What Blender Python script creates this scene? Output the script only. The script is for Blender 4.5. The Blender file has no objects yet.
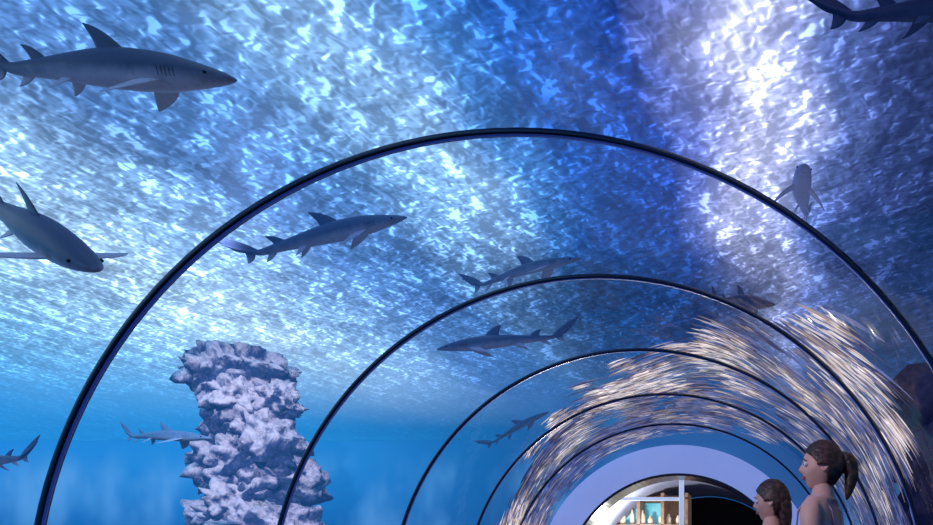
import bpy, bmesh, math, random
from mathutils import Vector, Matrix, noise
random.seed(7)
sc=bpy.context.scene
sc.view_settings.view_transform='Standard'

def lin(c):
    return tuple(((v/255)/12.92 if v/255<=0.04045 else ((v/255+0.055)/1.055)**2.4) for v in c)
def rgba(c,a=1): return lin(c)+(a,)

# ---------------------------------------------------------------- node helpers
class NT:
    def __init__(s,name):
        s.m=bpy.data.materials.new(name); s.m.use_nodes=True; s.t=s.m.node_tree; s.t.nodes.clear()
        s.out=s.t.nodes.new('ShaderNodeOutputMaterial')
        try: s.m.cycles.emission_sampling='NONE'
        except Exception: pass
    def n(s,typ,**kw):
        nd=s.t.nodes.new(typ)
        for k,v in kw.items(): setattr(nd,k,v)
        return nd
    def l(s,a,b): s.t.links.new(a,b)
    def setin(s,sock,v):
        if isinstance(v,bpy.types.NodeSocket): s.l(v,sock)
        else: sock.default_value=v
    def math(s,op,a,b=0.0,clamp=False):
        nd=s.n('ShaderNodeMath',operation=op,use_clamp=clamp); s.setin(nd.inputs[0],a); s.setin(nd.inputs[1],b); return nd.outputs[0]
    def mapr(s,v,a,b,c=0.0,d=1.0,smooth=True):
        nd=s.n('ShaderNodeMapRange'); nd.interpolation_type='SMOOTHSTEP' if smooth else 'LINEAR'
        s.setin(nd.inputs[0],v)
        for i,x in enumerate((a,b,c,d)): nd.inputs[i+1].default_value=x
        return nd.outputs[0]
    def mix(s,f,a,b,mode='MIX'):
        nd=s.n('ShaderNodeMix',data_type='RGBA',blend_type=mode); s.setin(nd.inputs[0],f); s.setin(nd.inputs[6],a); s.setin(nd.inputs[7],b); return nd.outputs[2]
    def noise(s,vec,scale,detail=2,rough=.5,dist=0):
        nd=s.n('ShaderNodeTexNoise'); 
        if vec is not None: s.l(vec,nd.inputs['Vector'])
        nd.inputs['Scale'].default_value=scale; nd.inputs['Detail'].default_value=detail
        nd.inputs['Roughness'].default_value=rough; nd.inputs['Distortion'].default_value=dist
        return nd.outputs['Fac']
    def mapping(s,vec,scale=(1,1,1),loc=(0,0,0),rot=(0,0,0)):
        nd=s.n('ShaderNodeMapping'); s.l(vec,nd.inputs[0]); nd.inputs['Location'].default_value=loc; nd.inputs['Rotation'].default_value=rot; nd.inputs['Scale'].default_value=scale; return nd.outputs[0]
    def ramp(s,f,stops):
        nd=s.n('ShaderNodeValToRGB'); s.l(f,nd.inputs[0]); cr=nd.color_ramp
        while len(cr.elements)<len(stops): cr.elements.new(0.5)
        for e,(p,c) in zip(cr.elements,stops): e.position=p; e.color=rgba(c)
        return nd.outputs[0]
    def pos(s): return s.n('ShaderNodeNewGeometry').outputs['Position']
    def sep(s,v):
        nd=s.n('ShaderNodeSeparateXYZ'); s.l(v,nd.inputs[0]); return nd.outputs
    def bump(s,h,strength=.3,dist=.02):
        nd=s.n('ShaderNodeBump'); nd.inputs['Strength'].default_value=strength; nd.inputs['Distance'].default_value=dist
        s.l(h,nd.inputs['Height']); return nd.outputs[0]
    def princ(s,col,rough=.5,emit=None,es=0,normal=None,spec=.5,metal=0):
        p=s.n('ShaderNodeBsdfPrincipled'); s.setin(p.inputs['Base Color'],col); s.setin(p.inputs['Roughness'],rough)
        p.inputs['Specular IOR Level'].default_value=spec; p.inputs['Metallic'].default_value=metal
        if emit is not None: s.setin(p.inputs['Emission Color'],emit); p.inputs['Emission Strength'].default_value=es
        if normal is not None: s.l(normal,p.inputs['Normal'])
        return p.outputs[0]
    def done(s,sh): s.l(sh,s.out.inputs[0]); return s.m

def simple(name,c1,c2,scale=8,rough=.5,emit=None,es=0,bump=0,spec=.5):
    t=NT(name); tc=t.n('ShaderNodeTexCoord').outputs['Object']
    nz=t.noise(tc,scale,3); col=t.mix(t.mapr(nz,.35,.65),rgba(c1),rgba(c2))
    nrm=t.bump(nz,bump,.02) if bump else None
    return t.done(t.princ(col,rough,rgba(emit) if emit else None,es,nrm,spec))

def obj(name,me,mats=(),parent=None,smooth=True):
    o=bpy.data.objects.new(name,me); sc.collection.objects.link(o)
    for m in mats: me.materials.append(m)
    if smooth:
        for p in me.polygons: p.use_smooth=True
    if parent: o.parent=parent
    return o
def frombm(name,bm,mats=(),parent=None,smooth=True):
    me=bpy.data.meshes.new(name); bm.to_mesh(me); bm.free(); return obj(name,me,mats,parent,smooth)
def frompy(name,v,f,mats=(),parent=None,smooth=True):
    me=bpy.data.meshes.new(name); me.from_pydata(v,[],f); me.update(); return obj(name,me,mats,parent,smooth)
def empty(name,loc=(0,0,0)):
    o=bpy.data.objects.new(name,None); o.location=loc; sc.collection.objects.link(o); return o
def addbox(bm,lo,hi,mi=0,bev=0):
    r=bmesh.ops.create_cube(bm,size=1); vs=r['verts']
    for v in vs: v.co=Vector([lo[i]+(v.co[i]+.5)*(hi[i]-lo[i]) for i in range(3)])
    fs=set(f for v in vs for f in v.link_faces)
    for f in fs: f.material_index=mi
    if bev:
        es=list(set(e for v in vs for e in v.link_edges)); bmesh.ops.bevel(bm,geom=es,offset=bev,segments=2,affect='EDGES')
def box(name,lo,hi,mat,parent=None,bev=0):
    bm=bmesh.new(); addbox(bm,lo,hi,0,bev); return frombm(name,bm,[mat],parent,False)

# ---------------------------------------------------------------- layout
CX,CZ,R=-0.82,0.955,1.6          # tunnel axis and radius
RIBS=[2.304+1.113*i for i in range(-3,5)]
SURF=3.7
CAMZ=1.1

# ---------------------------------------------------------------- water surface
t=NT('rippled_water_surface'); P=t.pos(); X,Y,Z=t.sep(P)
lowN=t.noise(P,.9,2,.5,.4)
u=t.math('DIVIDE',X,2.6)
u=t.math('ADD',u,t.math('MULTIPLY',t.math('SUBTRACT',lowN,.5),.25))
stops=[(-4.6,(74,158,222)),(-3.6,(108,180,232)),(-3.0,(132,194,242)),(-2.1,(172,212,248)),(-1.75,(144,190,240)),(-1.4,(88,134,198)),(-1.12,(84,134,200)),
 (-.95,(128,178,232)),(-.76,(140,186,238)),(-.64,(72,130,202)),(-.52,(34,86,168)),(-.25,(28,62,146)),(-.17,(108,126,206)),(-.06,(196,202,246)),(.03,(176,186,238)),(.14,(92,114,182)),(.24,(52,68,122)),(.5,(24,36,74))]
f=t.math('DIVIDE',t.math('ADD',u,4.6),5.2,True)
base=t.ramp(f,[((a+4.6)/5.2,c) for a,c in stops])  # bright and dark bands of light on the water, painted across x
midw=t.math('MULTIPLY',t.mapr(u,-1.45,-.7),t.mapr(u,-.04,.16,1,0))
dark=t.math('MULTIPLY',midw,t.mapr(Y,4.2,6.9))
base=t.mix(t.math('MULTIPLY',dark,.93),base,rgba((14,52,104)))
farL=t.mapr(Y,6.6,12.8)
base=t.mix(farL,base,t.mix(t.mapr(X,-10,-2.5),rgba((34,128,194)),rgba((16,78,136))))  # distance haze painted in: far water fades to the wall colour
def emb(scale,off,det,dist,sx,sy,rz):  # noise difference: relief lighting of the ripples, painted as brightness
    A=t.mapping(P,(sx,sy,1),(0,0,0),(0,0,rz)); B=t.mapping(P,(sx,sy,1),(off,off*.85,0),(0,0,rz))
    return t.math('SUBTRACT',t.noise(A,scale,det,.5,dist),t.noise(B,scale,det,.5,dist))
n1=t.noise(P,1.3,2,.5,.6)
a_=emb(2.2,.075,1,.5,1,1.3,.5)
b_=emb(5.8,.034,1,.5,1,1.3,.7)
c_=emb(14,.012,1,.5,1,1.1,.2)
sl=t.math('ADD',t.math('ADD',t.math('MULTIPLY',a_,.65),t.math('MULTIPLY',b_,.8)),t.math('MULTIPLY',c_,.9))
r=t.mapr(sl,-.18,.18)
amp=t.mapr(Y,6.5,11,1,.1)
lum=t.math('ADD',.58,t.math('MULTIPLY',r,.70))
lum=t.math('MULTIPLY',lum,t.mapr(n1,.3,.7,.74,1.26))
gl=t.math('MULTIPLY',t.mapr(sl,.08,.22),t.mapr(n1,.36,.6,.25,1))  # painted glints on the steeper ripple slopes
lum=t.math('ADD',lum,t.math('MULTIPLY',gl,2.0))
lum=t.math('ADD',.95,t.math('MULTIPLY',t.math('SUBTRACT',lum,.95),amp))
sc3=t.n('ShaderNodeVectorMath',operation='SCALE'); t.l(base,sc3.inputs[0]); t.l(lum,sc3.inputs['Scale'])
em=t.n('ShaderNodeEmission'); t.l(sc3.outputs[0],em.inputs[0]); em.inputs[1].default_value=1.38  # emission stands in for light coming through the surface from above
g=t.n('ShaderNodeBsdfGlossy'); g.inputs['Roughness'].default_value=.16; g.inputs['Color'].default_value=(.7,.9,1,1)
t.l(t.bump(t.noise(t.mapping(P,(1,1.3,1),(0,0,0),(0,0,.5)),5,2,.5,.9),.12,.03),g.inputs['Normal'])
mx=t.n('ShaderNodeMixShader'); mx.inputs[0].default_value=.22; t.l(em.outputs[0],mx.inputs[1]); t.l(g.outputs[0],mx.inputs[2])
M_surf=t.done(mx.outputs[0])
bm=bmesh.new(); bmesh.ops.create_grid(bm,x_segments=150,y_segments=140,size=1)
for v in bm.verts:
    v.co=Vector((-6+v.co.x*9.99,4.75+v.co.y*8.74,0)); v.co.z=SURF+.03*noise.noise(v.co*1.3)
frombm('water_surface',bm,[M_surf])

# ---------------------------------------------------------------- tank walls / floor
def wallmat(name):
    t=NT(name); P=t.pos(); X,Y,Z=t.sep(P)
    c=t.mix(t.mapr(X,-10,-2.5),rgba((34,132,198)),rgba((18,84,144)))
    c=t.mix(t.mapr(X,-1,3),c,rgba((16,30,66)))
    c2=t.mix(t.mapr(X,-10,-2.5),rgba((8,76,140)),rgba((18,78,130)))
    c=t.mix(t.mapr(Z,.9,3.6),c2,c)  # painted water light: brighter near the surface, deeper blue below
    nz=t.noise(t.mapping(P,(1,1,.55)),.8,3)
    haze_patch=t.math('MULTIPLY',t.mapr(nz,.45,.72,0,.6),t.mapr(Z,3.7,2.9))  # pale haze clouds and light shafts painted on the wall
    c=t.mix(haze_patch,c,rgba((100,165,215)))
    return t.done(t.princ(t.mix(.5,c,(0.01,.05,.12,1)),.9,c,.98))  # wall glow stands in for light scattered in the water
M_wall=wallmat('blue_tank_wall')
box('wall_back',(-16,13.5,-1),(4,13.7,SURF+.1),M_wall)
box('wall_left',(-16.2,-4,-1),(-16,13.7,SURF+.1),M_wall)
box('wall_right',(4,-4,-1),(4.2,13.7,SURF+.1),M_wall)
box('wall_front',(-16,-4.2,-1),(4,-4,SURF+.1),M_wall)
M_sand=simple('tank_sand',(60,90,120),(90,120,150),3,.95,bump=.3)
bm=bmesh.new(); bmesh.ops.create_grid(bm,x_segments=90,y_segments=80,size=1)
for v in bm.verts:
    v.co=Vector((-6+v.co.x*9.99,4.75+v.co.y*8.74,-.45)); v.co.z+=.1*noise.noise(v.co*.8)
frombm('seabed_sand',bm,[M_sand])

# ---------------------------------------------------------------- tunnel acrylic, ribs, floor
t=NT('clear_acrylic'); tr=t.n('ShaderNodeBsdfTransparent'); tr.inputs[0].default_value=(.97,.98,1,1)
gg=t.n('ShaderNodeBsdfGlossy'); gg.inputs['Roughness'].default_value=.06; gg.inputs[0].default_value=(.9,.93,1,1)
t.l(t.bump(t.noise(t.pos(),6,2,.5,.5),.12,.02),gg.inputs['Normal'])
fr=t.n('ShaderNodeLayerWeight'); fr.inputs[0].default_value=.25
mx=t.n('ShaderNodeMixShader'); t.l(t.math('MULTIPLY',fr.outputs['Fresnel'],.3),mx.inputs[0]); t.l(tr.outputs[0],mx.inputs[1]); t.l(gg.outputs[0],mx.inputs[2])
M_acr=t.done(mx.outputs[0])
PORT=RIBS[-1]+1.113
A0=math.asin((0-CZ)/R)   # angle where tube meets floor
def arc(n,a0=A0,a1=math.pi-A0): return [a0+(a1-a0)*i/n for i in range(n+1)]
def acx(y): return CX-.16*max(0,(y-5.6)/2.3)   # slight drift of axis at far end
vs=[];fs=[];N=96;ys=[RIBS[0]]+RIBS[1:]+[PORT]
for y in ys:
    for a in arc(N): vs.append((acx(y)+R*math.cos(a),y,CZ+R*math.sin(a)))
for j in range(len(ys)-1):
    for i in range(N): k=j*(N+1)+i; fs.append((k,k+1,k+N+2,k+N+1))
frompy('acrylic_tunnel',vs,fs,[M_acr])
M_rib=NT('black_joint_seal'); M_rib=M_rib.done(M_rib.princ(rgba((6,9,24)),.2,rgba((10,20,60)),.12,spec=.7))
M_hilite=NT('painted_joint_highlight'); M_hilite=M_hilite.done(M_hilite.princ(rgba((70,100,180)),.2,rgba((50,80,180)),.2,spec=.8))  # blue highlight along the joint, painted as a separate glowing strip
def ribmesh(name,y,parts):
    root=empty(name,(acx(y),y,CZ))
    for nm,r0,r1,w,mat in parts:
        vs=[];fs=[]
        prof=[(r0,-w),(r0+.003,-w-.002),(r1-.003,-w-.002),(r1,-w),(r1,w),(r1-.003,w+.002),(r0+.003,w+.002),(r0,w)]
        k=len(prof)
        for a in arc(N):
            for (rr,dy) in prof: vs.append((rr*math.cos(a),dy,rr*math.sin(a)))
        for i in range(N):
            for j in range(k): fs.append((i*k+j,i*k+(j+1)%k,(i+1)*k+(j+1)%k,(i+1)*k+j))
        frompy(nm,vs,fs,[mat],root)
for y in RIBS:
    ribmesh('tunnel_rib',y,[('seal',R-.006,R+.011,.012,M_rib),('highlight_strip',R-.009,R-.005,.004,M_hilite)])
M_floor=simple('tunnel_carpet',(24,28,45),(34,38,58),20,.9,bump=.2)
box('floor',(CX-1.45,-1.6,-.2),(CX+1.45,PORT+4,0),M_floor)
M_trim=simple('dark_trim',(20,24,36),(28,32,46),6,.4)
for i,s in enumerate((-1,1)):
    x=CX+s*1.25; box('trim_%d'%(i+1),(x-.04,RIBS[0],0),(x+.04,PORT,.12),M_trim,bev=.01)

# ---------------------------------------------------------------- end portal
M_port=NT('lavender_plaster'); nz=M_port.noise(M_port.pos(),5,2)
M_port=M_port.done(M_port.princ(M_port.mix(nz,rgba((165,182,232)),rgba((190,202,242))),.45,rgba((135,155,222)),.68))  # glow in the plaster makes the arch look lit
PX=-1.0
def ring(name,r0,r1,y0,y1,mat,px,N=80):
    vs=[];fs=[]
    for a in arc(N):
        for rr,yy in ((r0,y0),(r1,y0),(r1,y1),(r0,y1)): vs.append((px+rr*math.cos(a),yy,max(0,CZ+rr*math.sin(a))))
    for i in range(N):
        for j in range(4): fs.append((i*4+j,i*4+(j+1)%4,(i+1)*4+(j+1)%4,(i+1)*4+j))
    return frompy(name,vs,fs,[mat],None,False)
ring('portal_arch',1.29,1.61,PORT+.01,PORT+.35,M_port,PX)
ring('trim_3',1.26,1.289,PORT,PORT+.37,M_rib,PX)
M_hall=simple('hall_dark_wall',(8,10,18),(16,18,28),2,.8)
M_vault=simple('hall_vault_plaster',(120,130,160),(140,150,180),3,.8)
y0,y1=PORT+.36,PORT+4.2
ring('ceiling',1.5,1.58,y0,y1,M_vault,PX)
vs=[(PX,y1,CZ)]+[(PX+1.49*math.cos(a),y1,max(0,CZ+1.49*math.sin(a))) for a in arc(60)]
frompy('wall_hall_back',vs,[(0,i,i+1) for i in range(1,61)],[M_hall],None,False)
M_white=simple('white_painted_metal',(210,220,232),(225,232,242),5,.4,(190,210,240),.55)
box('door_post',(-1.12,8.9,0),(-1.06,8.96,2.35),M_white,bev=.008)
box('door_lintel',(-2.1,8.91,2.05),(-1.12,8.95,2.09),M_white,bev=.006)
cab=empty('display_cabinet',(-1.9,10.6,0))  # cabinet materials below glow so the display looks lit
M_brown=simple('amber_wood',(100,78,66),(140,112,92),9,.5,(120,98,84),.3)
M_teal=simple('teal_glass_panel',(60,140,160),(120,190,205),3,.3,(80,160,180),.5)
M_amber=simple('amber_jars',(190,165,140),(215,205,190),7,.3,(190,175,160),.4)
bm=bmesh.new()
addbox(bm,(-.9,0,0),(.75,.06,2.3),0); 
for x in (-.9,-.45,0,.35,.7): addbox(bm,(x,-.4,0),(x+.05,0,2.3),0,.004)
for z in (.05,.5,.95,1.4,1.8,2.2): addbox(bm,(-.9,-.4,z),(.75,0,z+.04),0,.004)
frombm('shelving',bm,[M_brown],cab,False)
bm=bmesh.new(); addbox(bm,(.06,-.06,.6),(.34,-.02,2.18)); addbox(bm,(-.39,-.06,1.45),(-.01,-.02,2.18)); frombm('glass_panel',bm,[M_teal],cab,False)
bm=bmesh.new()
for z in (.54,.99,1.44,1.84):
    for i in range(11):
        x=-.8+i*.14+random.uniform(-.02,.02); r_=random.uniform(.03,.055); h=random.uniform(.12,.24)
        prof=[(0,0),(r_,0),(r_,h*.65),(r_*.5,h*.82),(r_*.5,h),(0,h)]
        rings=[]
        for rr,zz in prof: rings.append([bm.verts.new((x+rr*math.cos(k*math.pi/5),-.25+rr*math.sin(k*math.pi/5),z+zz)) for k in range(10)])
        for a,b in zip(rings,rings[1:]):
            for k in range(10): bm.faces.new((a[k],a[(k+1)%10],b[(k+1)%10],b[k]))
frombm('jars',bm,[M_amber],cab)

# ---------------------------------------------------------------- rocks
def lumps(name,specs,mat,amp=.22,sub=4,freq=2.2):
    bm=bmesh.new()
    for (x,y,z,rx,ry,rz) in specs:
        r=bmesh.ops.create_icosphere(bm,subdivisions=sub,radius=1)
        off=Vector((random.uniform(-9,9),random.uniform(-9,9),random.uniform(-9,9)))
        for v in r['verts']:
            n=v.co.normalized(); q=n*freq+off
            d=noise.fractal(q,1.0,2.1,6)*amp*1.5 - abs(noise.noise(q*2.3))*amp*1.2
            cell=noise.voronoi(q*1.6)[0]; d+=(cell[1]-cell[0])*amp*1.1
            v.co=Vector((x+n.x*rx*(1+d),y+n.y*ry*(1+d),z+n.z*rz*(1+d)))
    return frombm(name,bm,[mat])
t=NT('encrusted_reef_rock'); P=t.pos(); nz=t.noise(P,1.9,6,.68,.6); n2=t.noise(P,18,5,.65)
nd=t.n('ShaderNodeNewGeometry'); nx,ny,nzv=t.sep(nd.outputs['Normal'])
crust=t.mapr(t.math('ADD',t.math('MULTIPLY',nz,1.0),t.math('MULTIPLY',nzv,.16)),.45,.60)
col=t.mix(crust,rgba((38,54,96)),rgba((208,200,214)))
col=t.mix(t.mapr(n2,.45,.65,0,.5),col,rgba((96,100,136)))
M_reef=t.done(t.princ(col,.85,rgba((32,92,156)),.42,t.bump(n2,.7,.06),.2))  # blue glow stands in for water haze over the rock
PXc,PYc=-5.98,8.1
specs=[]
zz=-.1
while zz<3.62:
    hw=.62-.05*zz
    for k in range(3):
        a=random.uniform(0,6.28); rr=random.uniform(.18,.38)*(hw/.5)
        s=random.uniform(.22,.40)*(hw/.5)
        specs.append((PXc+rr*math.cos(a),PYc+rr*math.sin(a)*.8,zz+random.uniform(-.12,.12),s*1.0,s*1.0,s*.95))
    specs.append((PXc,PYc,zz,.34,.34,.33))
    zz+=.32
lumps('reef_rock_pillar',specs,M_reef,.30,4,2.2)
t=NT('dark_brown_rock'); P=t.pos(); nz=t.noise(P,3,5,.6); col=t.mix(t.mapr(nz,.4,.65),rgba((22,26,52)),rgba((96,84,98)))  # dark navy and brown blended by noise
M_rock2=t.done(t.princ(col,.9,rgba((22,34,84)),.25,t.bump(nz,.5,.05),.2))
specs=[(1.85+random.uniform(-.25,.35),4.6+random.uniform(-.8,2.2),z+random.uniform(-.1,.1),.42,.5,.42) for z in (0,.3,.6,.9,1.2,1.5,1.8,2.05) for _ in range(3)]
specs+=[(1.14,4.9,2.2,.40,.42,.36),(1.5,4.9,2.38,.42,.4,.36),(1.24,4.8,1.9,.38,.4,.32),(1.3,4.8,1.6,.35,.4,.32)]
lumps('reef_rock_outcrop',specs,M_rock2,.25,3)

# ---------------------------------------------------------------- sharks
def shark_mat(name,back,belly,glow,gs):
    t=NT(name); tc=t.n('ShaderNodeTexCoord').outputs['Object']; x,y,z=t.sep(tc)
    nz=t.noise(tc,14,4,.6); zz=t.math('ADD',z,t.math('MULTIPLY',t.math('SUBTRACT',nz,.5),.03))
    mk=t.mapr(zz,-.034,.014)
    col=t.mix(mk,rgba(belly),rgba(back))
    col=t.mix(t.mapr(t.noise(tc,45,2),.55,.7,0,.25),col,rgba((20,28,48)))
    gl=t.mix(mk,rgba(tuple(g*.45+b*.45 for g,b in zip(glow,belly))),rgba(glow))  # glow mimics water haze, with extra painted fill on the belly
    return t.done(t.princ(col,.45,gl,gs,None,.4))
M_eye=NT('shark_dark_eye'); M_eye=M_eye.done(M_eye.princ(rgba((6,8,14)),.15))
PROF=[(0,.002),(.012,.014),(.035,.026),(.07,.037),(.12,.047),(.18,.054),(.25,.060),(.32,.063),(.40,.061),(.48,.053),(.56,.043),(.64,.034),(.72,.026),(.79,.020),(.85,.016),(.91,.012),(.96,.007),(1.0,.002)]
def radius(t_):
    for (a,ra),(b,rb) in zip(PROF,PROF[1:]):
        if a<=t_<=b: 
            s=(t_-a)/(b-a); return ra+(rb-ra)*s
    return .002
def shark(name,nose,tail,up,bend,mats,thick=1.0,pect=1.0,spread=.135,drop=.065):
    bm=bmesh.new(); K=20
    def spine(t_):
        yb=bend*(max(0,t_-.3)**2)*1.1-bend*.05*math.sin(t_*6)
        zb=.10*max(0,(t_-.80)/.2)**1.3
        return Vector((.5-t_,yb,zb))
    def bez(a,c,b,s): return a*(1-s)**2+c*2*s*(1-s)+b*s*s
    ts=[]
    for (a,_),(b,_) in zip(PROF,PROF[1:]): ts+= [a,(a+b)/2]
    ts.append(1.0); rings=[]
    for t_ in ts:
        r=radius(t_)*thick; c=spine(t_); ringv=[]
        hz=1.0 if t_>.2 else .62+.38*(t_/.2)
        wy=1.0 if t_>.22 else 1.18-.18*(t_/.22)
        for k in range(K):
            a=2*math.pi*k/K; yy=math.cos(a)*r*wy*(.92); z_=math.sin(a)*r*hz*1.05
            if z_<0: z_*=.85
            ringv.append(bm.verts.new(c+Vector((0,yy,z_))))
        rings.append(ringv)
    for a,b in zip(rings,rings[1:]):
        for k in range(K): bm.faces.new((a[k],b[k],b[(k+1)%K],a[(k+1)%K]))
    bm.faces.new(rings[0]); bm.faces.new(rings[-1])
    def fin(rl,rt,tip,cl,ct,th,nrm):
        def W(p): s=spine(p[0]); return s+Vector((0,p[1],p[2]))
        n=9; prev=None
        for i in range(n+1):
            s=i/n; le=bez(W(rl),W(cl),W(tip),s); te=bez(W(rt),W(ct),W(tip)+Vector((-.008,0,0)),s)
            q=[];m=6; T=th*(1-.85*s)
            for j in range(m+1): c=j/m; q.append(le.lerp(te,c)+nrm*T*math.sin(math.pi*c)**.7 if 0<c<1 else le.lerp(te,c))
            for j in range(m-1,0,-1): c=j/m; q.append(le.lerp(te,c)-nrm*T*math.sin(math.pi*c)**.7)
            rv=[bm.verts.new(p) for p in q]
            if prev:
                L=len(rv)
                for j in range(L): bm.faces.new((prev[j],prev[(j+1)%L],rv[(j+1)%L],rv[j]))
            else: bm.faces.new(rv)
            prev=rv
        bm.faces.new(prev)
    yN=Vector((0,1,0)); zN=Vector((0,0,1))
    k=thick
    fin((.33,0,.045*k),(.45,0,.04*k),(.465,0,.06*k+.07),(.39,0,.05*k+.065),(.425,0,.055*k),.007,yN)
    fin((.64,0,.022*k),(.72,0,.016*k),(.735,0,.02*k+.052),(.68,0,.02*k+.045),(.70,0,.025*k),.005,yN)
    fin((.71,0,-.018*k),(.76,0,-.014*k),(.785,0,-.05),(.74,0,-.042),(.765,0,-.02),.004,yN)
    fin((.80,0,.012),(.88,0,-.012),(1.02,0,.03),(.87,0,.055),(.93,0,-.03),.006,yN)
    fin((.83,0,-.008),(.885,0,-.006),(.885,0,-.065),(.845,0,-.045),(.875,0,-.02),.005,yN)
    for s in (-1,1):
        fin((.215,s*.040*k,-.026*k),(.30,s*.038*k,-.03*k),(.355,s*spread*pect,-.03*k-drop*pect),(.25,s*spread*.78*pect,-.025-drop*.54*pect),(.325,s*spread*.52*pect,-.03-drop*.25),.007,zN)
        fin((.53,s*.022*k,-.030*k),(.59,s*.018*k,-.026*k),(.61,s*.05,-.065),(.56,s*.042,-.05),(.59,s*.028,-.04),.005,zN)
        r=bmesh.ops.create_uvsphere(bm,u_segments=10,v_segments=8,radius=.0055)
        for v in r['verts']: v.co+=spine(.075)+Vector((0,s*.0385*thick,.008*k))
        for f in set(f for v in r['verts'] for f in v.link_faces): f.material_index=1
        for gi in range(5):
            tt=.165+gi*.012; rr=radius(tt)*thick
            pts=[]
            for q in range(5):
                a=-.35+q*.15; wy=(1.18-.18*(tt/.22))*.92
                pts.append((math.cos(a)*rr*wy*1.012*s,math.sin(a)*rr*1.0*(.85 if a<0 else 1)))
            for q in range(4):
                (ya,za),(yb2,zb2)=pts[q],pts[q+1]; w=.001
                sp=spine(tt)
                f=bm.faces.new([bm.verts.new(sp+Vector(p)) for p in ((w,ya,za),(-w,ya,za),(-w,yb2,zb2),(w,yb2,zb2))]); f.material_index=1
    for q in range(10):
        a0=-1+q*.2; a1=a0+.2
        def mp(a,o):
            tt=.055+.035*a*a+o; return spine(tt)+Vector((0,a*.026,-radius(tt)*thick*.62*.85*1.05*math.cos(a*.75)-.003))
        f=bm.faces.new([bm.verts.new(p) for p in (mp(a0,0),mp(a0,.003),mp(a1,.003),mp(a1,0))]); f.material_index=1
    o=frombm(name,bm,[mats,M_eye])
    nose=Vector(nose);tail=Vector(tail); fx=(nose-tail); L=fx.length; fx.normalize()
    upv=Vector(up); yv=upv.cross(fx).normalized(); zv=fx.cross(yv)
    mw=Matrix((fx,yv,zv)).transposed().to_4x4(); 
    o.matrix_world=Matrix.Translation((nose+tail)/2)@mw@Matrix.Scale(L,4)
    return o
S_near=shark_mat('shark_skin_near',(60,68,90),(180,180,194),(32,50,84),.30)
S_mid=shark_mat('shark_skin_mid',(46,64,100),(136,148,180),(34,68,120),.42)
S_far=shark_mat('shark_skin_far',(50,84,124),(84,116,154),(40,88,138),.35)  # bluer skin colour, distance haze painted in
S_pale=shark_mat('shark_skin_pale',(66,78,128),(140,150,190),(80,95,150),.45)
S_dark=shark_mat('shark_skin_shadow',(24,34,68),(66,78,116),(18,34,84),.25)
sharks=[ # nose, tail, up, bend, material, thickness, pectoral
 ((-2.12,2.8,3.08),(-3.30,2.75,3.135),(.28,-.29,.79),.25,S_near,1.0,.9),
 ((-2.20,2.3,2.10),(-3.14,2.75,2.62),(.20,-.50,.78),.0,S_near,.95,1.0,.19,.015),
 ((-2.26,4.4,3.35),(-3.32,4.2,2.99),(.2,-.25,.9),.3,S_mid,.85,.8),
 ((-1.32,5.0,3.36),(-2.36,5.2,3.25),(0.05,-.1,1),.3,S_mid,.6,.8),
 ((-2.36,5.0,2.71),(-1.40,5.2,2.905),(0.05,-.15,1),-.3,S_mid,.8,.9),
 ((-4.75,6.0,2.27),(-5.74,6.0,2.32),(0,.0,1),.4,S_far,.75,1),
 ((-6.05,5.0,1.90),(-5.03,5.0,1.92),(0,.0,1),.3,S_mid,.9,1),
 ((.16,2.95,2.83),(.17,3.75,2.99),(0.15,0,1),.12,S_pale,.95,1.1),
 ((1.09,2.6,3.17),(.154,2.4,3.08),(0,-.2,1),.3,S_dark,.9,.8),
 ((.05,4.4,2.80),(-.52,5.0,3.07),(0,-.1,1),.3,S_dark,.9,.9),
 ((-2.33,7.5,2.85),(-3.13,7.5,2.46),(0,.0,1),.3,S_far,.6,.7),
]
for s in sharks: shark('shark',*s)

# ---------------------------------------------------------------- reflected light modelled as glowing strips around the acrylic
def interp(tab,x):
    if x<=tab[0][0]: return tab[0][1]
    for (a,ya),(b,yb) in zip(tab,tab[1:]):
        if x<=b: return ya+(yb-ya)*(x-a)/(b-a)
    return tab[-1][1]
st=[(-8,3.7),(20,3.55),(29,3.35),(36,2.9),(42,2.75),(50,3.0),(60,3.65),(75,4.3),(90,4.75),(110,5.35),(130,5.85),(150,6.3),(165,6.6)]
en=[(-8,5.5),(45,6.0),(70,7.0),(90,7.4),(130,7.7),(165,7.9)]
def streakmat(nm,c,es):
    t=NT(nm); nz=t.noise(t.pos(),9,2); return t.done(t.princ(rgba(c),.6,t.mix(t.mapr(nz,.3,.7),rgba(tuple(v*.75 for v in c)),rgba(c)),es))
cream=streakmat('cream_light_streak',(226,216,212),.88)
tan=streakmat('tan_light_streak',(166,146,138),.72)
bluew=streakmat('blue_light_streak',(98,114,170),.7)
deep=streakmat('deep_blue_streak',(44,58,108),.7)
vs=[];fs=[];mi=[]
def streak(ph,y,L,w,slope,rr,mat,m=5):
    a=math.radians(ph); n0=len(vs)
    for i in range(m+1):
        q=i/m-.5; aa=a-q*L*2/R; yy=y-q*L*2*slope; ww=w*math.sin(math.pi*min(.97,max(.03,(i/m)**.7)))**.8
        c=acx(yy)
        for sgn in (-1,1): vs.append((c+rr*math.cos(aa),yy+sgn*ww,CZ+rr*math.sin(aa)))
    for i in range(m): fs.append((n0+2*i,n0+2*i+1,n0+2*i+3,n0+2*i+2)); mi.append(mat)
def slopef(ph,y): return .30+.95*noise.noise(Vector((ph*.04,y*.9,7)))
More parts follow.
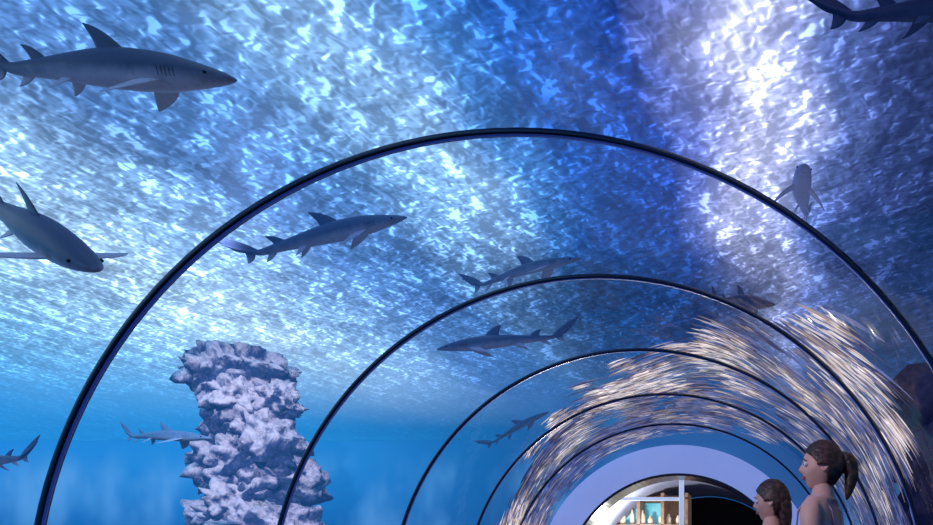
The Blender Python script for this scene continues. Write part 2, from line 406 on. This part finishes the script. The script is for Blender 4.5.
for k in range(2200):
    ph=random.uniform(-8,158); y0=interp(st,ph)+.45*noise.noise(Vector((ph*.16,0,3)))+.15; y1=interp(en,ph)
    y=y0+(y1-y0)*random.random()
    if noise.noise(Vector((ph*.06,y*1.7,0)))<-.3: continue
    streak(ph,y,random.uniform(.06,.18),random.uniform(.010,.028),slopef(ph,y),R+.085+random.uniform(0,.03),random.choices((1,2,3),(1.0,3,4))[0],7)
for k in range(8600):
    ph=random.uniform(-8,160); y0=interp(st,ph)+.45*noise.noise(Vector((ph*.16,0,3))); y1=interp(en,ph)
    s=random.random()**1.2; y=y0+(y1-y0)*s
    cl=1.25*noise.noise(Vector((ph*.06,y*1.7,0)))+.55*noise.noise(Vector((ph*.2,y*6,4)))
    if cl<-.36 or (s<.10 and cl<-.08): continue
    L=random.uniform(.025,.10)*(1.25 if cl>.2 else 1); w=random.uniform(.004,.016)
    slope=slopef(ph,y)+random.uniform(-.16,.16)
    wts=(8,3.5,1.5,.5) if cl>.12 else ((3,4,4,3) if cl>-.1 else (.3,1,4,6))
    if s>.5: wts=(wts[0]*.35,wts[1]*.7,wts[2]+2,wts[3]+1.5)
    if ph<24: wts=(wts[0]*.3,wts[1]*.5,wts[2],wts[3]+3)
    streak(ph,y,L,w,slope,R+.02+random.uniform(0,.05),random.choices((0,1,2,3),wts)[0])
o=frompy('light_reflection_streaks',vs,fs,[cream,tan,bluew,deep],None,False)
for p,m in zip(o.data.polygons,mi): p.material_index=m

# ---------------------------------------------------------------- people
def skinbody(verts,edges,radii,root,levels=2):
    me=bpy.data.meshes.new('b'); me.from_pydata(verts,edges,[]); o=bpy.data.objects.new('b',me); sc.collection.objects.link(o)
    md=o.modifiers.new('s','SKIN'); md.use_smooth_shade=True
    for i,r in enumerate(radii): me.skin_vertices[0].data[i].radius=(r,r)
    me.skin_vertices[0].data[root].use_root=True
    sb=o.modifiers.new('d','SUBSURF'); sb.levels=levels; sb.render_levels=levels
    dg=bpy.context.evaluated_depsgraph_get(); m2=bpy.data.meshes.new_from_object(o.evaluated_get(dg)); bpy.data.objects.remove(o); return m2
def person(name,loc,rotz,H,skin,hair,cloth,pants,pony=True,head_turn=0,head_tilt=0):
    root=empty(name,loc); root.rotation_euler=(0,0,rotz); k=H/1.70; root.scale=(k,k,k)
    V=[];E=[];Rr=[]
    def add(p,r,par=None):
        V.append(p);Rr.append(r)
        if par is not None:E.append((par,len(V)-1))
        return len(V)-1
    pel=add((0,0,.93),.135); wa=add((0,0,1.09),.108,pel); ch=add((0,0,1.26),.125,wa); uc=add((0,.005,1.375),.105,ch)
    nb=add((0,.012,1.45),.060,uc); nt=add((0,0,1.54),.048,nb); 
    for s in (-1,1):
        sh=add((s*.12,.0,1.395),.062,uc); s2=add((s*.170,0,1.37),.054,sh); el=add((s*.205,.035,1.10),.038,s2); fo=add((s*.21,.0,.98),.034,el)
        wr=add((s*.205,-.035,.87),.024,fo); pa=add((s*.203,-.05,.81),.030,wr); add((s*.203,-.055,.785),.026,pa)
        hp=add((s*.085,0,.86),.088,pel); th=add((s*.09,0,.68),.078,hp); kn=add((s*.095,-.005,.48),.055,th); ca=add((s*.098,.015,.34),.054,kn)
        an=add((s*.1,.02,.09),.036,ca); hl=add((s*.1,.01,.045),.038,an); add((s*.105,-.13,.03),.028,hl)
    me=skinbody(V,E,Rr,pel)
    for v in me.vertices:
        if v.co.z>.8 and abs(v.co.x)<.16 and v.co.z<1.44: v.co.y*=.80
        top=1.33-.02*math.cos(v.co.x*12)
        if .72<v.co.z<top and abs(v.co.x)<.165:
            rr=Vector((v.co.x,v.co.y,0)); 
            if rr.length>1e-4: v.co+=rr.normalized()*.006
    for p in me.polygons:
        c=p.center
        if abs(c.x)<.168 and .92<c.z<1.335: p.material_index=1
        elif abs(c.x)<.19 and .52<c.z<=.92: p.material_index=2
        elif c.z<.06: p.material_index=2
    obj('body',me,[skin,cloth,pants],root)
    bm=bmesh.new()
    for s in (-1,1):
        pts=[Vector((s*.075,-.095,1.31)),Vector((s*.082,-.085,1.39)),Vector((s*.085,-.03,1.455)),Vector((s*.085,.03,1.455)),Vector((s*.08,.078,1.39)),Vector((s*.07,.092,1.31))]
        pv=None
        for p in pts:
            q=[bm.verts.new(p+Vector((dx,0,dz))) for dx,dz in ((-.011,.004),(.011,.004),(.011,-.006),(-.011,-.006))]
            if pv:
                for j in range(4): bm.faces.new((pv[j],pv[(j+1)%4],q[(j+1)%4],q[j]))
            pv=q
    frombm('straps',bm,[cloth],root)
    for s in (-1,1):
        fv=[];fe=[];fr=[]
        for i,(dy,l) in enumerate(((-.028,.068),(-.010,.078),(.008,.072),(.024,.058))):
            b=len(fv); x=s*.203; y=-.055+dy
            fv+=[(x,y,.80),(x,y-.002,.775),(x-s*.006,y-.008,.775-l*.5),(x-s*.018,y-.012,.775-l)]; fr+=[.009,.009,.0082,.0065]; fe+=[(b,b+1),(b+1,b+2),(b+2,b+3)]
        b=len(fv); fv+=[(s*.2,-.07,.835),(s*.197,-.095,.80),(s*.192,-.10,.765)]; fr+=[.011,.0105,.008]; fe+=[(b,b+1),(b+1,b+2)]
        me=bpy.data.meshes.new('f'); me.from_pydata(fv,fe,[]); o=bpy.data.objects.new('f',me); sc.collection.objects.link(o)
        o.modifiers.new('s','SKIN')
        for i,r in enumerate(fr): me.skin_vertices[0].data[i].radius=(r,r)
        for i in (0,4,8,12,16): me.skin_vertices[0].data[i].use_root=True
        o.modifiers.new('d','SUBSURF').levels=1
        dg=bpy.context.evaluated_depsgraph_get(); m2=bpy.data.meshes.new_from_object(o.evaluated_get(dg)); bpy.data.objects.remove(o)
        obj('fingers_%s'%('l' if s<0 else 'r'),m2,[skin],root)
    hd=empty('head',(0,-.005,1.60)); hd.parent=root; hd.rotation_euler=(head_tilt,0,head_turn)
    bm=bmesh.new(); bmesh.ops.create_uvsphere(bm,u_segments=56,v_segments=44,radius=1)
    def G(v,c,w): return math.exp(-((v-Vector(c)).length/w)**2)
    for v in bm.verts:
        n=v.co.copy(); x,y,z=n
        p=Vector((x*.074,y*.092+.008,z*.112))
        if z<0:
            p.x*=1-.34*(-z)**1.4; 
            if y>0: p.y*=1-.42*(-z)
            else: p.y*=1+.02*(-z)
        if y<-.2: p.y+= .006*(1-abs(z))
        p.y-=.019*G(n,(0,-.98,-.20),.14)+.009*G(n,(0,-.99,-.04),.12)
        p.y-=.006*G(n,(0,-.80,-.52),.13)
        p.y+=.003*G(n,(0,-.76,-.60),.05)
        p.y-=.014*G(n,(0,-.50,-.86),.26)
        p.y-=.005*G(n,(0,-.95,.28),.3)
        for s in (-1,1):
            p.y+=.009*G(n,(s*.38,-.90,.05),.16)
            p.x+=s*.004*G(n,(s*.7,-.65,-.2),.25)
        v.co=p
    frombm('face',bm,[skin],hd)
    bm=bmesh.new()
    for s in (-1,1):
        for rad,dy,m in ((.0115,0,0),(.0062,-.0072,1)):
            r=bmesh.ops.create_uvsphere(bm,u_segments=14,v_segments=10,radius=rad)
            for v in r['verts']: v.co+=Vector((s*.031,-.0695+dy,.006))
            for f in set(f for v in r['verts'] for f in v.link_faces): f.material_index=m
    frombm('eyes',bm,[M_w,M_i],hd)
    bm=bmesh.new()
    for zc,h in ((-.051,.004),(-.058,.005)):
        r=bmesh.ops.create_uvsphere(bm,u_segments=16,v_segments=8,radius=1)
        for v in r['verts']: v.co=Vector((v.co.x*.019,-.078+v.co.y*.007+abs(v.co.x)**2*.006,zc+v.co.z*h))
    frombm('mouth',bm,[M_lip],hd)
    bm=bmesh.new()
    for s in (-1,1):
        r=bmesh.ops.create_uvsphere(bm,u_segments=12,v_segments=6,radius=1)
        for v in r['verts']: v.co=Vector((s*(.030+v.co.x*.015),-.081+abs(v.co.x)*.004+v.co.y*.004,.028+v.co.z*.003))
    frombm('eyebrows',bm,[hair],hd)
    bm=bmesh.new()
    for s in (-1,1):
        r=bmesh.ops.create_uvsphere(bm,u_segments=18,v_segments=14,radius=1)
        for v in r['verts']:
            x,y,z=v.co; rim=math.sqrt(y*y+z*z); dd=.006*(1 if rim>.62 else .25)
            v.co=Vector((s*(.073+x*dd+.004*y),.014+y*.017+.004*z,-.004+z*.030*(1 if z>0 else .85)))
    frombm('ears',bm,[skin],hd)
    bm=bmesh.new(); bmesh.ops.create_uvsphere(bm,u_segments=72,v_segments=48,radius=1)
    for v in bm.verts:
        n=v.co.copy(); x,y,z=n; groove=.0022*math.sin(math.atan2(x,z+.3)*46+3*noise.noise(n*4))+.004*noise.noise(n*5)
        p=Vector((x*.086,y*.105+.013,z*.126))
        if z<0: p.x*=1-.3*(-z)**1.4; p.y*= (1-.40*(-z)) if y>0 else 1
        v.co=p*(1+groove/.09)
    kill=[v for v in bm.verts if not ((v.co.y> -.024-.80*max(0,v.co.z-.0) and v.co.z>-.085) and not (v.co.z<-.0 and v.co.y<.024)) ]
    bmesh.ops.delete(bm,geom=kill,context='VERTS')
    bmesh.ops.solidify(bm,geom=bm.faces[:],thickness=.006)
    frombm('hair',bm,[hair],hd)
    bm=bmesh.new(); bun=[((0,.095,.04),.026),((0,.118,.045),.036),((0,.138,.02),.040),((0,.148,-.03),.034),((.004,.142,-.08),.027),((.006,.135,-.12),.018),((.006,.130,-.15),.004)] if pony else [((0,.06,.03),.05),((0,.078,-.02),.056),((0,.080,-.08),.052),((0,.076,-.13),.044),((0,.075,-.18),.028),((0,.075,-.21),.004)]
    pv=None; nn=(len(bun)-1)*4
    for i in range(nn+1):
        s=i/4; j=min(int(s),len(bun)-2); f=s-j; f=f*f*(3-2*f); c=Vector(bun[j][0]).lerp(Vector(bun[j+1][0]),f); r=bun[j][1]*(1-f)+bun[j+1][1]*f
        g0=Vector(bun[min(j+1,len(bun)-1)][0])-Vector(bun[j][0]); g0.normalize(); ax=Vector((1,0,0)); ay=g0.cross(ax).normalized()
        q=[bm.verts.new(c+(ax*math.cos(a)*(1.15 if not pony else 1)+ay*math.sin(a)*(.75 if not pony else 1))*r*(1+.06*math.sin(a*9+s))) for a in [2*math.pi*k2/28 for k2 in range(28)]]
        if pv:
            for j2 in range(28): bm.faces.new((pv[j2],pv[(j2+1)%28],q[(j2+1)%28],q[j2]))
        else: bm.faces.new(q)
        pv=q
    bm.faces.new(pv); frombm('ponytail' if pony else 'hair_back',bm,[hair],hd)
    return root
def skinmat(nm,c):
    t=NT(nm); nz=t.noise(t.n('ShaderNodeTexCoord').outputs['Object'],30,3)
    p=t.n('ShaderNodeBsdfPrincipled'); t.l(t.mix(nz,rgba(c),rgba(tuple(int(v*.92) for v in c))),p.inputs['Base Color']); p.inputs['Roughness'].default_value=.5
    p.inputs['Subsurface Weight'].default_value=.1; p.inputs['Subsurface Radius'].default_value=(.02,.008,.005); return t.done(p.outputs[0])
M_w=simple('eye_white',(210,205,210),(220,215,220),3,.3); M_i=simple('iris',(40,28,24),(50,34,28),3,.2); M_lip=simple('lips',(170,100,100),(180,108,108),9,.5)
M_sk=skinmat('skin',(222,174,158)); M_hair=simple('brown_hair',(40,26,22),(78,54,46),40,.45,bump=.4)
M_top=simple('pink_top',(190,160,175),(205,175,190),30,.8); M_sh=simple('denim_shorts',(50,62,100),(64,78,120),40,.9)
M_wt=simple('pale_top',(190,195,220),(215,218,235),30,.8)
person('woman',(.255,3.3,0),math.radians(-112),1.71,M_sk,M_hair,M_top,M_sh,True,math.radians(24),math.radians(-2))
person('girl',(.02,3.62,0),math.radians(-118),1.57,M_sk,M_hair,M_wt,M_sh,False,math.radians(18),math.radians(4))

# ---------------------------------------------------------------- lights
def light(name,typ,loc,target,energy,col,**kw):
    l=bpy.data.lights.new(name,typ); l.energy=energy; l.color=col
    for k2,v in kw.items(): setattr(l,k2,v)
    o=bpy.data.objects.new(name,l); sc.collection.objects.link(o); o.location=loc
    d=Vector(target)-Vector(loc); o.rotation_euler=d.to_track_quat('-Z','Y').to_euler(); return o
light('tank_spotlight','SPOT',(-3.0,3.0,3.5),(PXc+.1,PYc,2.1),1150,(.98,.92,1),spot_size=math.radians(38),spot_blend=.7,shadow_soft_size=.06)
light('people_fill_light','SPOT',(-.9,2.2,2.3),(.2,3.35,1.5),44,(1,.77,.74),spot_size=math.radians(50),spot_blend=.7,shadow_soft_size=.05)  # added fill to light the people, no fixture modelled
light('hall_fill_light','POINT',(-1.9,9.4,1.6),(0,0,0),80,(1,.9,.8),shadow_soft_size=.06)  # added unseen light to brighten the hall beyond the portal
w=bpy.data.worlds.new('world'); sc.world=w; w.use_nodes=True
w.node_tree.nodes['Background'].inputs[0].default_value=(.02,.05,.12,1)

cam=bpy.data.cameras.new('camera'); co=bpy.data.objects.new('camera',cam); sc.collection.objects.link(co)
co.location=(0,0,CAMZ); co.rotation_euler=(math.radians(90),0,0)
cam.sensor_width=36; cam.lens=36*700/933; cam.shift_x=(466.5-767)/933; cam.shift_y=(575-262.5)/933; cam.clip_start=.02
sc.camera=co
